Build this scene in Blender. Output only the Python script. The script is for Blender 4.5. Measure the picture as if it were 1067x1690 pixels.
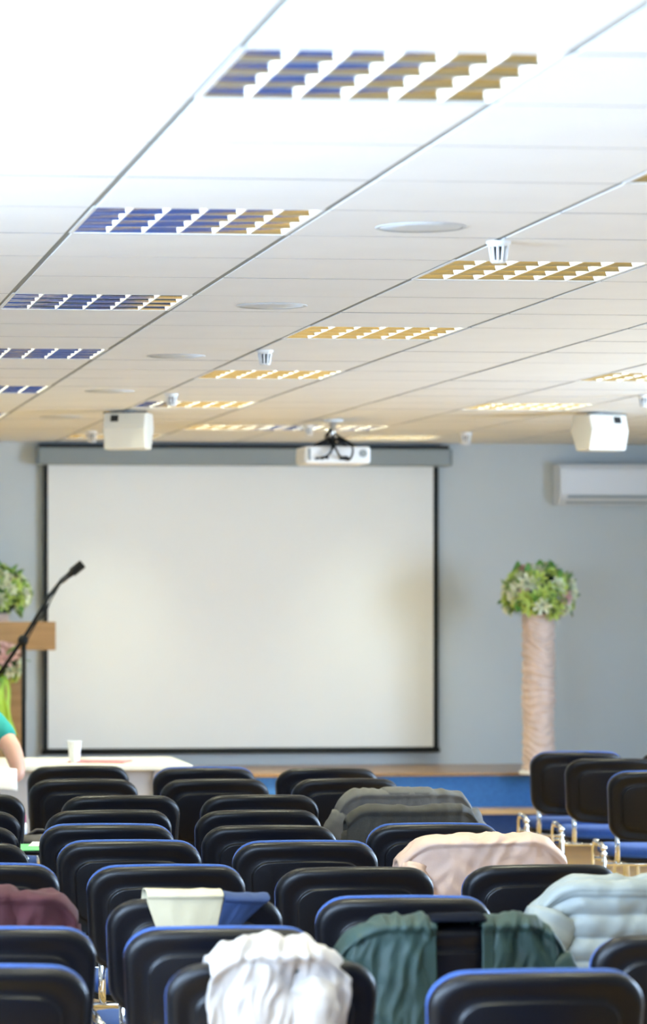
import bpy, bmesh, math, random
from mathutils import Vector, Matrix, noise
random.seed(7)
for o in list(bpy.data.objects): bpy.data.objects.remove(o, do_unlink=True)
S = bpy.context.scene
COL = S.collection
R = math.radians

# ------------------------------------------------------------------ camera
F_PX, W_PX, H_PX = 5265.0, 1067.0, 1690.0
YAW = R(6.0); SN, CS = math.sin(YAW), math.cos(YAW)
CAM_Z = 1.65
HOR = 967.0
CX = -430.0 + F_PX * math.tan(YAW)
cam = bpy.data.cameras.new('camera')
camo = bpy.data.objects.new('camera', cam); COL.objects.link(camo)
camo.location = (0, 0, CAM_Z); camo.rotation_euler = (R(90), 0, -YAW)
cam.sensor_fit = 'VERTICAL'; cam.sensor_height = 36.0; cam.sensor_width = 36.0
cam.lens = F_PX / H_PX * 36.0
cam.shift_x = (W_PX / 2 - CX) / H_PX
cam.shift_y = (HOR - H_PX / 2) / H_PX
cam.clip_start = 0.05; cam.clip_end = 200
cam.dof.use_dof = True; cam.dof.focus_distance = 10.6; cam.dof.aperture_fstop = 3.9
S.camera = camo

# ------------------------------------------------------------------ world (bright overcast day outside the windows)
w = bpy.data.worlds.new('day'); S.world = w; w.use_nodes = True
bg = w.node_tree.nodes['Background']
bg.inputs[0].default_value = (0.54, 0.73, 1.0, 1); bg.inputs[1].default_value = 50.0
LAMP_POWER = 30.0
LAMP_COL = (.99, 1.0, 0.74)
S.view_settings.view_transform = 'Standard'; S.view_settings.look = 'None'
S.view_settings.gamma = 1.0; S.view_settings.use_curve_mapping = False
S.view_settings.exposure = -0.40

# ------------------------------------------------------------------ pixel helpers
def at_depth(px, py, d):
    """point seen at pixel (px,py) at depth d along the view axis"""
    r = (px - CX) / F_PX * d
    return Vector((r * CS + d * SN, d * CS - r * SN, CAM_Z - (py - HOR) / F_PX * d))
def depth_of(py, z): return (CAM_Z - z) * F_PX / (py - HOR)
def on_z(px, py, z): return at_depth(px, py, depth_of(py, z))
def on_y(px, py, Y):
    k = (px - CX) / F_PX
    d = Y / (CS - k * SN)
    return at_depth(px, py, d)
def project(p):
    d = p[0] * SN + p[1] * CS; r = p[0] * CS - p[1] * SN
    return CX + F_PX * r / d, HOR - F_PX * (p[2] - CAM_Z) / d

# ------------------------------------------------------------------ materials
def mat(name, col, rough=0.5, metal=0.0, noise_amt=0.0, noise_scale=20.0, bump=0.0, bump_scale=80.0,
        emit=None, emit_s=0.0, spec=None, sheen=0.0, coat=0.0, stretch=None, subsurf=0.0, transmit=0.0):
    m = bpy.data.materials.new(name); m.use_nodes = True
    nt = m.node_tree; N = nt.nodes; L = nt.links; b = N['Principled BSDF']
    b.inputs['Base Color'].default_value = (*col, 1); b.inputs['Roughness'].default_value = rough
    b.inputs['Metallic'].default_value = metal
    if spec is not None: b.inputs['Specular IOR Level'].default_value = spec
    if sheen: b.inputs['Sheen Weight'].default_value = sheen
    if coat: b.inputs['Coat Weight'].default_value = coat; b.inputs['Coat Roughness'].default_value = 0.12
    if subsurf: b.inputs['Subsurface Weight'].default_value = subsurf; b.inputs['Subsurface Scale'].default_value = 0.01
    if transmit: b.inputs['Transmission Weight'].default_value = transmit
    if emit: b.inputs['Emission Color'].default_value = (*emit, 1); b.inputs['Emission Strength'].default_value = emit_s
    tc = N.new('ShaderNodeTexCoord'); mp = N.new('ShaderNodeMapping'); L.new(tc.outputs['Object'], mp.inputs[0])
    if stretch: mp.inputs['Scale'].default_value = stretch
    if noise_amt:
        n = N.new('ShaderNodeTexNoise'); n.inputs['Scale'].default_value = noise_scale; n.inputs['Detail'].default_value = 4
        L.new(mp.outputs[0], n.inputs['Vector'])
        r = N.new('ShaderNodeMapRange'); r.inputs['From Min'].default_value = .3; r.inputs['From Max'].default_value = .7
        r.inputs['To Min'].default_value = 1 - noise_amt; r.inputs['To Max'].default_value = 1 + noise_amt
        L.new(n.outputs['Fac'], r.inputs['Value'])
        mx = N.new('ShaderNodeVectorMath'); mx.operation = 'SCALE'; mx.inputs[0].default_value = col
        L.new(r.outputs[0], mx.inputs['Scale']); L.new(mx.outputs[0], b.inputs['Base Color'])
    if bump:
        n2 = N.new('ShaderNodeTexNoise'); n2.inputs['Scale'].default_value = bump_scale; n2.inputs['Detail'].default_value = 3
        L.new(mp.outputs[0], n2.inputs['Vector'])
        bp = N.new('ShaderNodeBump'); bp.inputs['Strength'].default_value = bump; bp.inputs['Distance'].default_value = .004
        L.new(n2.outputs['Fac'], bp.inputs['Height']); L.new(bp.outputs[0], b.inputs['Normal'])
    return m

def wood(name, c1, c2, rough=0.35, scale=1.0, planks=None, coat=0.2):
    m = bpy.data.materials.new(name); m.use_nodes = True
    nt = m.node_tree; N = nt.nodes; L = nt.links; b = N['Principled BSDF']
    b.inputs['Roughness'].default_value = rough; b.inputs['Coat Weight'].default_value = coat; b.inputs['Coat Roughness'].default_value = .15
    tc = N.new('ShaderNodeTexCoord'); mp = N.new('ShaderNodeMapping'); L.new(tc.outputs['Object'], mp.inputs[0])
    mp.inputs['Scale'].default_value = (2 * scale, 22 * scale, 22 * scale)
    n = N.new('ShaderNodeTexNoise'); n.inputs['Scale'].default_value = 1.6; n.inputs['Detail'].default_value = 6
    L.new(mp.outputs[0], n.inputs['Vector'])
    cr = N.new('ShaderNodeValToRGB'); cr.color_ramp.elements[0].color = (*c1, 1); cr.color_ramp.elements[1].color = (*c2, 1)
    cr.color_ramp.elements[0].position = .35; cr.color_ramp.elements[1].position = .65
    L.new(n.outputs['Fac'], cr.inputs[0])
    if planks:
        br = N.new('ShaderNodeTexBrick'); br.inputs['Scale'].default_value = 1.0
        br.inputs['Brick Width'].default_value = planks[0]; br.inputs['Row Height'].default_value = planks[1]
        br.inputs['Mortar Size'].default_value = .002
        br.inputs['Color1'].default_value = (.82, .82, .82, 1); br.inputs['Color2'].default_value = (1.1, 1.1, 1.1, 1)
        br.inputs['Mortar'].default_value = (.3, .3, .3, 1)
        L.new(tc.outputs['Object'], br.inputs['Vector'])
        mx = N.new('ShaderNodeMix'); mx.data_type = 'RGBA'; mx.blend_type = 'MULTIPLY'; mx.inputs[0].default_value = 1
        L.new(cr.outputs[0], mx.inputs[6]); L.new(br.outputs['Color'], mx.inputs[7]); L.new(mx.outputs[2], b.inputs['Base Color'])
    else: L.new(cr.outputs[0], b.inputs['Base Color'])
    return m

def glass_mat():
    m = bpy.data.materials.new('window_glass'); m.use_nodes = True
    nt = m.node_tree; N = nt.nodes; L = nt.links; N.remove(N['Principled BSDF'])
    t = N.new('ShaderNodeBsdfTransparent'); g = N.new('ShaderNodeBsdfGlossy'); g.inputs['Roughness'].default_value = .02
    mx = N.new('ShaderNodeMixShader'); mx.inputs[0].default_value = .06
    L.new(t.outputs[0], mx.inputs[1]); L.new(g.outputs[0], mx.inputs[2]); L.new(mx.outputs[0], N['Material Output'].inputs[0])
    return m

M = dict(
    tile=mat('ceiling_tile_white', (.80, .80, .78), .75, bump=.15, bump_scale=220, noise_amt=.02, noise_scale=3),
    tile_edge=mat('tile_edge_raw', (.30, .30, .29), .9),
    tbar=mat('grid_bar_grey', (.27, .29, .28), .6),
    grille=mat('speaker_grille', (.60, .62, .62), .7),
    slab=mat('slab_grey', (.10, .10, .10), .9),
    wall=mat('wall_paint', (.57, .63, .655), .7, bump=.08, bump_scale=160, noise_amt=.015, noise_scale=1.5),
    floor=wood('floor_parquet', (.42, .245, .06), (.55, .34, .10), .3, 1, (1.2, .09)),
    stage_top=wood('stage_wood', (.20, .11, .04), (.30, .17, .07), .3, 1, (1.4, .1)),
    trim=wood('trim_wood', (.42, .26, .10), (.52, .33, .14), .4),
    carpet_blue=mat('carpet_blue', (.030, .14, .40), .95, noise_amt=.12, noise_scale=60, bump=.4, bump_scale=400, sheen=.3),
    carpet_navy=mat('carpet_navy', (.010, .035, .13), .95, noise_amt=.12, noise_scale=60, bump=.4, bump_scale=400, sheen=.1),
    white_metal=mat('white_enamel', (.82, .82, .80), .4),
    mirror=mat('polished_aluminium', (.86, .86, .86), .08, 1.0, bump=.02, bump_scale=30),
    blade=mat('louvre_white', (.88, .88, .84), .45),
    tube=mat('fluorescent_tube', (.9, .9, .9), .4, emit=(1, .93, .75), emit_s=2.0),
    black=mat('black_plastic', (.0030, .0030, .0042), .34, spec=.24, bump=.10, bump_scale=500, noise_amt=.1, noise_scale=8),
    blue=mat('blue_fabric', (.013, .060, .25), .9, noise_amt=.12, noise_scale=120, bump=.35, bump_scale=600, sheen=.08),
    chrome=mat('chrome', (.80, .80, .80), .10, 1.0, noise_amt=.02, noise_scale=5),
    bolt=mat('chrome_cap', (.85, .85, .83), .2, 1.0),
    rubber=mat('rubber', (.02, .02, .02), .7),
    screen_white=mat('screen_cloth', (.86, .88, .86), .85, noise_amt=.008, noise_scale=2),
    screen_black=mat('screen_border', (.006, .009, .009), .8),
    casing=mat('casing_grey', (.24, .28, .29), .45),
    dark=mat('dark_gap', (.012, .012, .012), .8),
    ivory=mat('ivory_plastic', (.74, .71, .62), .4),
    ac=mat('ac_white', (.76, .79, .82), .35),
    ac_grey=mat('ac_louvre', (.32, .40, .46), .4),
    cable=mat('cable_black', (.005, .006, .006), .6, spec=.2),
    satin=mat('satin_champagne', (.66, .52, .45), .32, noise_amt=.10, noise_scale=14, sheen=.3),
    petal_white=mat('petal_cream', (.76, .80, .60), .7, noise_amt=.1, noise_scale=40),
    petal_lime=mat('petal_lime', (.52, .66, .16), .7, noise_amt=.12, noise_scale=40),
    petal_pink=mat('petal_pink', (.62, .40, .38), .7, noise_amt=.1, noise_scale=40),
    petal_red=mat('petal_burgundy', (.20, .015, .05), .7, noise_amt=.1, noise_scale=40),
    leaf=mat('leaf_green', (.09, .26, .04), .5, noise_amt=.25, noise_scale=30),
    leaf2=mat('leaf_light', (.19, .38, .07), .5, noise_amt=.25, noise_scale=30),
    moss=mat('moss_dark', (.015, .05, .012), .9, noise_amt=.3, noise_scale=30),
    ribbon=mat('ribbon_lime', (.38, .62, .07), .5, noise_amt=.06, noise_scale=9),
    lectern=wood('lectern_oak', (.30, .175, .065), (.37, .22, .09), .45),
    table_top=mat('table_laminate', (.80, .77, .66), .35, noise_amt=.02),
    table_panel=mat('table_panel_grey', (.50, .49, .50), .6, noise_amt=.02),
    cup=mat('plastic_cup', (.90, .89, .86), .35),
    paper=mat('paper', (.84, .83, .80), .7, noise_amt=.02),
    mag=mat('magazine_red', (.55, .22, .22), .4, noise_amt=.2, noise_scale=25),
    green_card=mat('folder_green', (.13, .56, .20), .5),
    bag=mat('bag_charcoal', (.055, .05, .048), .8, noise_amt=.2, noise_scale=25, bump=.3, bump_scale=200),
    magenta=mat('magenta_plastic', (.70, .01, .16), .35),
    skin=mat('skin', (.66, .38, .27), .5, noise_amt=.05, noise_scale=18, subsurf=.1),
    teal=mat('teal_cotton', (.015, .30, .25), .85, noise_amt=.1, noise_scale=15, bump=.2, bump_scale=300),
    trouser=mat('trouser_grey', (.045, .05, .05), .85, noise_amt=.12, noise_scale=15, bump=.2, bump_scale=300),
    hair=mat('hair_brown', (.06, .03, .015), .5, noise_amt=.3, noise_scale=60, stretch=(1, 1, .1)),
    eye=mat('eye_white', (.85, .85, .85), .2), iris=mat('iris', (.06, .04, .02), .2), lip=mat('lip', (.50, .17, .15), .5),
    j_grey=mat('jacket_charcoal', (.085, .082, .075), .75, noise_amt=.12, noise_scale=20, bump=.3, bump_scale=260),
    j_olive=mat('jacket_black_olive', (.022, .020, .014), .75, noise_amt=.2, noise_scale=12, bump=.3, bump_scale=260),
    j_pink=mat('jacket_blush', (.50, .35, .27), .55, noise_amt=.05, noise_scale=14, bump=.15, bump_scale=200),
    j_green=mat('jacket_bottle_green', (.007, .028, .023), .65, noise_amt=.15, noise_scale=12, bump=.2, bump_scale=260),
    j_lining=mat('jacket_lining', (.004, .005, .009), .95, spec=.05, noise_amt=.1),
    j_puff=mat('jacket_pale_grey', (.225, .25, .24), .5, noise_amt=.04, noise_scale=12),
    j_white=mat('jacket_white', (.46, .42, .39), .7, noise_amt=.04, noise_scale=14, bump=.2, bump_scale=200),
    j_red=mat('jacket_burgundy', (.046, .006, .010), .85, noise_amt=.15, noise_scale=20, bump=.4, bump_scale=260),
    c_cream=mat('cloth_cream', (.46, .40, .265), .85, noise_amt=.03, noise_scale=20, bump=.2, bump_scale=300),
    c_blue=mat('cloth_navy', (.012, .032, .10), .85, noise_amt=.08, noise_scale=20, bump=.2, bump_scale=300),
    glass=glass_mat(),
    pane=mat('window_frame', (.85, .85, .85), .4),
)

# ------------------------------------------------------------------ mesh helpers
class MB:
    def __init__(s): s.v = []; s.f = []
    def add(s, vs, fs):
        o = len(s.v); s.v += [tuple(p) for p in vs]; s.f += [tuple(i + o for i in f) for f in fs]; return s
    def box(s, x0, x1, y0, y1, z0, z1):
        return s.add([(x0,y0,z0),(x1,y0,z0),(x1,y1,z0),(x0,y1,z0),(x0,y0,z1),(x1,y0,z1),(x1,y1,z1),(x0,y1,z1)],
                     [(0,3,2,1),(4,5,6,7),(0,1,5,4),(1,2,6,5),(2,3,7,6),(3,0,4,7)])
    def rings(s, rs, cap0=True, cap1=True, closed=True):
        o = len(s.v); n = len(rs[0])
        for r in rs: s.v += [tuple(p) for p in r]
        for i in range(len(rs) - 1):
            for j in range(n if closed else n - 1):
                k = (j + 1) % n
                s.f.append((o+i*n+j, o+i*n+k, o+(i+1)*n+k, o+(i+1)*n+j))
        if cap0: s.f.append(tuple(o + j for j in reversed(range(n))))
        if cap1: s.f.append(tuple(o + (len(rs)-1)*n + j for j in range(n)))
        return s
    def tube(s, pts, ra, rb=None, n=10, radii=None, up=None):
        """sweep an ellipse (ra sideways, rb along 'up') along points"""
        pts = [Vector(p) for p in pts]; rb = rb or ra; rs = []
        prev = None
        for i, p in enumerate(pts):
            t = ((pts[i+1] if i+1 < len(pts) else p) - (pts[i-1] if i else p)).normalized()
            if prev is None:
                u = Vector(up) if up else (Vector((0,0,1)) if abs(t.z) < .9 else Vector((0,1,0)))
            else: u = prev
            a = t.cross(u)
            if a.length < 1e-5: a = t.cross(Vector((1,0,0)))
            a.normalize(); u = a.cross(t).normalized(); prev = u
            k = radii[i] if radii else 1.0
            rs.append([p + a*(ra*k*math.cos(q)) + u*(rb*k*math.sin(q)) for q in [2*math.pi*j/n for j in range(n)]])
        return s.rings(rs)
    def lathe(s, prof, n=24, cx=0, cy=0, cap0=True, cap1=True):
        return s.rings([[(cx + r*math.cos(2*math.pi*j/n), cy + r*math.sin(2*math.pi*j/n), z) for j in range(n)] for r, z in prof], cap0, cap1)
    def ball(s, c, r, nu=14, nv=9, sq=(1,1,1)):
        prof = [[(c[0] + sq[0]*r*math.sin(math.pi*i/nv)*math.cos(2*math.pi*j/nu), c[1] + sq[1]*r*math.sin(math.pi*i/nv)*math.sin(2*math.pi*j/nu), c[2] - sq[2]*r*math.cos(math.pi*i/nv)) for j in range(nu)] for i in range(1, nv)]
        return s.rings(prof)
    def mesh(s, name, smooth=False, m=None):
        me = bpy.data.meshes.new(name); me.from_pydata(s.v, [], s.f)
        bm = bmesh.new(); bm.from_mesh(me); bmesh.ops.recalc_face_normals(bm, faces=bm.faces); bm.to_mesh(me); bm.free()
        if m: me.materials.append(M[m] if isinstance(m, str) else m)
        if smooth: me.polygons.foreach_set('use_smooth', [True]*len(me.polygons))
        me.update(); return me
    def build(s, name, m, parent=None, smooth=False, bevel=0, loc=None, rot=None, auto=None):
        o = link(name, s.mesh(name, smooth or bool(auto), m), parent, loc, rot)
        if auto: o.data.set_sharp_from_angle(angle=R(auto))
        if bevel:
            md = o.modifiers.new('bevel', 'BEVEL'); md.width = bevel; md.segments = 2; md.limit_method = 'ANGLE'; md.angle_limit = R(40)
        return o
def link(name, me, parent=None, loc=None, rot=None):
    o = bpy.data.objects.new(name, me); COL.objects.link(o)
    if parent: o.parent = parent
    if loc is not None: o.location = loc
    if rot is not None: o.rotation_euler = rot
    return o
def tag(o, label, cat, group=None):
    o['label'] = label; o['category'] = cat
    if group: o['group'] = group
    return o
def thing(name, label, cat, loc=(0,0,0), rz=0, group=None):
    o = bpy.data.objects.new(name, None); COL.objects.link(o); o.empty_display_size = .1
    o.location = loc; o.rotation_euler = (0, 0, rz)
    return tag(o, label, cat, group)
def struct(o): o['kind'] = 'structure'; return o
def dup(root, loc=None, rz=None, label=None, group=None):
    r = root.copy(); COL.objects.link(r)
    if loc is not None: r.location = loc
    if rz is not None: r.rotation_euler = (0, 0, rz)
    if label: r['label'] = label
    if group: r['group'] = group
    for ch in list(root.children):
        c = ch.copy(); COL.objects.link(c); c.parent = r
        for g in list(ch.children):
            d = g.copy(); COL.objects.link(d); d.parent = c
    return r
def arc(c, r, a0, a1, n, plane='yz'):
    out = []
    for i in range(n + 1):
        a = a0 + (a1 - a0) * i / n
        u, v = r*math.cos(a), r*math.sin(a)
        out.append((c[0], c[1]+u, c[2]+v) if plane == 'yz' else (c[0]+u, c[1], c[2]+v) if plane == 'xz' else (c[0]+u, c[1]+v, c[2]))
    return out
def fillet(pts, r, n=5):
    pts = [Vector(p) for p in pts]; out = [pts[0]]
    for i in range(1, len(pts)-1):
        a = (pts[i-1]-pts[i]); b = (pts[i+1]-pts[i]); k = min(r, a.length*.49, b.length*.49)
        p0 = pts[i] + a.normalized()*k; p1 = pts[i] + b.normalized()*k
        for j in range(n+1):
            t = j/n; out.append(p0*(1-t)**2 + pts[i]*2*t*(1-t) + p1*t*t)
    out.append(pts[-1]); return out

# ================================================================== ROOM
CEIL = CAM_Z + 0.958
WY = 21.12                       # end wall behind the stage
XL, XR, YB = -1.6, 7.4, -2.0
STAGE_Z, STAGE_Y = 0.45, 20.12
STEP_Z, STEP_Y = 0.225, 19.93
fl = struct(MB().box(XL-.3, XR+.3, YB-.3, WY+.3, -.2, 0).build('floor', 'floor'))
wb = struct(MB().box(XL-.25, XR+.25, WY, WY+.25, 0, CEIL+.3).build('wall_back', 'wall'))
# walls with window openings; the left ones are unseen, added for light
def wall_with_windows(name, along, lo, hi, inner, outer, opens, z0, z1):
    b = MB()
    def bx(a0, a1, c0, c1):
        if along == 'y': b.box(inner, outer, a0, a1, c0, c1)
        else: b.box(a0, a1, outer, inner, c0, c1)
    bx(lo, hi, 0, z0); bx(lo, hi, z1, CEIL+.3)
    edges = [lo] + [e for o in opens for e in o] + [hi]
    for i in range(0, len(edges), 2): bx(edges[i], edges[i+1], z0, z1)
    return struct(b.build(name, 'wall'))
R_OPEN = [(9.8, 11.4), (12.6, 15.8)]
B_OPEN = []
WZ0, WZ1 = .9, 2.53
L_OPEN_ADDED = [(.4, 2.6), (2.9, 5.1), (5.4, 7.6)]  # unseen left windows, added to brighten the ceiling near the camera
wl = wall_with_windows('wall_left', 'y', YB, WY, XL, XL-.25, L_OPEN_ADDED, WZ0, WZ1)
wr = wall_with_windows('wall_right', 'y', YB, WY, XR, XR+.25, R_OPEN, WZ0, WZ1)
wf = wall_with_windows('wall_front', 'x', XL-.25, XR+.25, YB, YB-.25, B_OPEN, WZ0, WZ1)
def window(n, along, a0, a1, pos, sign):
    b = MB(); t = .05
    def bx(c0, c1, d0, d1, m=b):
        if along == 'y': m.box(pos+.06*sign, pos+.12*sign, c0, c1, d0, d1)
        else: m.box(c0, c1, pos+.06*sign, pos+.12*sign, d0, d1)
    mid = (a0+a1)/2
    for c in ((a0, a0+t), (a1-t, a1), (mid-t/2, mid+t/2)): bx(c[0], c[1], WZ0, WZ1)
    bx(a0, a1, WZ0, WZ0+t); bx(a0, a1, WZ1-t, WZ1)
    fr = struct(b.build('window_%d' % n, 'pane'))
    g = MB()
    for c in ((a0+t, mid-t/2), (mid+t/2, a1-t)):
        g = MB()
        if along == 'y': g.box(pos+.088*sign, pos+.092*sign, c[0], c[1], WZ0+t, WZ1-t)
        else: g.box(c[0], c[1], pos+.088*sign, pos+.092*sign, WZ0+t, WZ1-t)
        g.build('pane', 'glass', fr)
    l = bpy.data.lights.new('daylight_opening', 'AREA'); l.shape = 'RECTANGLE'
    l.size = a1-a0; l.size_y = WZ1-WZ0; l.cycles.is_portal = True
    lo = bpy.data.objects.new('daylight_opening', l); COL.objects.link(lo)
    if along == 'y': lo.location = (pos+.02*sign, mid, (WZ0+WZ1)/2); lo.rotation_euler = (R(90), 0, R(90)*sign)
    else: lo.location = (mid, pos+.02*sign, (WZ0+WZ1)/2); lo.rotation_euler = (R(90), 0, 0)
n = 1
for a, b_ in R_OPEN: window(n, 'y', a, b_, XR, 1); n += 1
for a, b_ in L_OPEN_ADDED: window(n, 'y', a, b_, XL, -1); n += 1  # added windows, out of view
for a, b_ in B_OPEN: window(n, 'x', a, b_, YB, -1); n += 1

# ---- stage
st = MB().box(XL, XR, STAGE_Y+.02, WY, 0, STAGE_Z-.02).build('stage', 'carpet_blue'); struct(st)
MB().box(XL, XR, STAGE_Y-.01, WY, STAGE_Z-.02, STAGE_Z).build('stage_floor', 'stage_top', st)
MB().box(XL, XR, STEP_Y+.015, STAGE_Y+.02, 0, STEP_Z-.03).build('step_riser', 'carpet_navy', st)
MB().box(XL, XR, STEP_Y, STAGE_Y+.02, STEP_Z-.03, STEP_Z).build('step_nosing', 'trim', st)

# ---- suspended ceiling: slab, exposed bars, separate tiles
MOD = .6; X0 = .888; Y0 = 6.82
ce = struct(MB().box(XL-.25, XR+.25, YB-.25, WY+.25, CEIL+.11, CEIL+.3).build('ceiling', 'slab'))
LUM = {(0,-2),(0,2),(0,6),(0,10),(0,14),(0,18), (2,0),(2,4),(2,8),(2,12),(2,16),(2,22), (5,12),(5,16),(5,22), (3,20),(4,20),(0,20),(-2,20),  # last entries: unseen lights added to brighten the left of the end wall
       (2,-4),(0,-6),(-2,0),(-2,4),(-2,8),(-2,12),(-2,16),(5,8),(5,4),(5,0)}  # unseen lights added to light the room
K0, K1 = -4, 10
N0, N1 = -15, 23
tile_me = MB().box(-.290, .290, -.2955, .2955, 0, .015).mesh('tile', False, 'tile')
tile_me.materials.append(M['tile_edge'])
for p_ in tile_me.polygons:
    if abs(p_.normal.y) > .5: p_.material_index = 1
hidden = MB()
for k in range(K0, K1+1):
    xa = X0 + MOD*k
    bar = MB().box(xa-.012, xa+.012, YB, WY, CEIL+.003, CEIL+.012).box(xa-.002, xa+.002, YB, WY, CEIL+.012, CEIL+.05).build('grid_bar', 'tbar', ce)
    if k == K1 + 1: break
    for nn in range(N0, N1+1):
        if (k, nn) in LUM: continue
        cx, cy = xa + MOD/2, Y0 + MOD*(nn+.5)
        if cx < XL or cy < YB: continue
        y1 = min(cy+.2985, WY-.003); x1 = min(cx+.29, XR-.003)
        if cx-.29 > XR: continue
        vis = any(-30 < project((cx+a, cy+b, CEIL))[0] < W_PX+30 and -40 < project((cx+a, cy+b, CEIL))[1] < 760 for a in (-.3, 0, .3) for b in (-.3, .3)) and cy > 4.5
        if vis and y1 > cy+.29 and x1 > cx+.28:
            link('ceiling_tile', tile_me, ce, (cx, cy, CEIL + random.uniform(-.0006, .0006)), (random.uniform(-.001,.001), random.uniform(-.001,.001), 0))
        else:
            hidden.box(cx-.29, x1, max(cy-.2985, YB), y1, CEIL, CEIL+.015)
h = hidden.build('ceiling_tiles_beyond_view', 'tile', ce); h['kind'] = 'stuff'

# ================================================================== LUMINAIRES
def make_luminaire():
    t = thing('ceiling_light', 'x', 'ceiling light', group='recessed louvre lights in the ceiling')
    a = .298
    MB().box(-a, a, -a, -a+.008, 0, .10).box(-a, a, a-.008, a, 0, .10).box(-a, -a+.008, -a, a, 0, .10).box(a-.008, a, -a, a, 0, .10).box(-a, a, -a, a, .095, .10).build('housing', 'white_metal', t)
    i = a-.008
    ys = [-i + 2*i*q/4 for q in range(5)]
    for q, y in enumerate(ys):      # polished parabolic bars running across
        prof = []
        for s_ in range(5):
            z = .002 + .042*s_/4; hw = .002 + .022*(s_/4)**1.6
            prof.append((hw, z))
        L_ = [(-hw, z) for hw, z in reversed(prof)] + [(hw, z) for hw, z in prof]
        if q == 0: L_ = [(max(h_, 0), z) for h_, z in L_]
        if q == 4: L_ = [(min(h_, 0), z) for h_, z in L_]
        MB().rings([[(x, y+h_, z) for h_, z in L_] for x in (-i, i)]).build('reflector', 'mirror', t, auto=50)
    for q in range(7):              # white cross blades
        x = -i + 2*i*q/6; x = min(max(x, -i+.002), i-.002)
        MB().box(x-.0022, x+.0022, -i, i, .001, .040).build('blade', 'blade', t)
    for q in range(4):
        y = (ys[q]+ys[q+1])/2
        MB().tube([(-i+.01, y, .072), (i-.01, y, .072)], .008, n=8).build('tube', 'tube', t, smooth=True)
    l = bpy.data.lights.new('lamp_light', 'AREA'); l.shape = 'SQUARE'; l.size = .54; l.energy = LAMP_POWER; l.color = LAMP_COL; l.spread = R(110)
    lo = bpy.data.objects.new('lamp_light', l); COL.objects.link(lo); lo.parent = t; lo.location = (0, 0, .060)
    return t
lum = make_luminaire(); first = True
COLN = {0: 'left row of lights', 2: 'middle row of lights', 5: 'right row of lights', 3: 'pair of lights beside the projector pole', 4: 'pair of lights beside the projector pole', -2: 'added row of unseen lights left of the view', 8: 'row of lights right of the view'}
ORD = ['nearest', 'second', 'third', 'fourth', 'fifth', 'sixth', 'seventh']
SEEN = {(0,-2),(0,2),(0,6),(0,10),(0,14),(0,18),(2,0),(2,4),(2,8),(2,12),(2,16),(2,22),(5,12),(5,16),(5,22),(3,20),(4,20)}
LUM_LABEL = {}
LBL = {(3,20): 'louvred ceiling light left of the projector pole', (4,20): 'louvred ceiling light right of the projector pole',
       (0,-2): 'large overexposed louvred ceiling light nearest the camera, reflecting blue',
       (0,18): 'last louvred ceiling light of the left row, cut by the left edge',
       (2,0): 'louvred ceiling light cut by the right edge high up',
       (2,22): 'louvred ceiling light behind the white speaker above the lectern side',
       (5,22): 'louvred ceiling light just above the right end of the screen casing'}
for key in sorted(LUM):
    k, nn = key
    loc = (X0+MOD*(k+.5), Y0+MOD*(nn+.5), CEIL)
    if key in LBL: lab = LBL[key]
    elif key in SEEN:
        rank = sorted(q for c, q in SEEN if c == k).index(nn)
        lab = '%s louvred ceiling light counting from the camera in the %s' % (ORD[rank], COLN[k])
    else: lab = 'unseen louvred ceiling light added for room lighting'
    if first: lum.location = loc; lum['label'] = lab; first = False
    else:
        o_ = dup(lum, loc, 0, lab)
        if nn >= 20 and k >= 2:      # stage lights: narrower and weaker
            for c_ in o_.children:
                if c_.type == 'LIGHT':
                    ln = 'lamp_light_stage_%d' % nn
                    if ln not in bpy.data.lights:
                        ld = c_.data.copy(); ld.name = ln; ld.energy = LAMP_POWER*(2.0 if nn == 20 else .4); ld.spread = R(80)
                    c_.data = bpy.data.lights[ln]

# ---- round flush ceiling speakers
for i, nn in enumerate((2, 6, 10, 14, 18)):
    t = thing('ceiling_speaker', '%s flush round grey ceiling speaker counting from the camera' % ORD[i], 'speaker', (X0+MOD*1.5+.02, Y0+MOD*(nn+.5)+.05, CEIL), group='round speakers in the ceiling')
    MB().lathe([(.110, .001), (.121, .0), (.1225, -.0015), (.120, -.003), (.111, -.003)], 48, cap0=False, cap1=False).build('rim', 'grille', t, smooth=True)
    MB().lathe([(.112, .001), (.112, -.0022), (.06, -.0032), (.004, -.0035)], 48).build('grille', 'grille', t, smooth=True)

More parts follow.
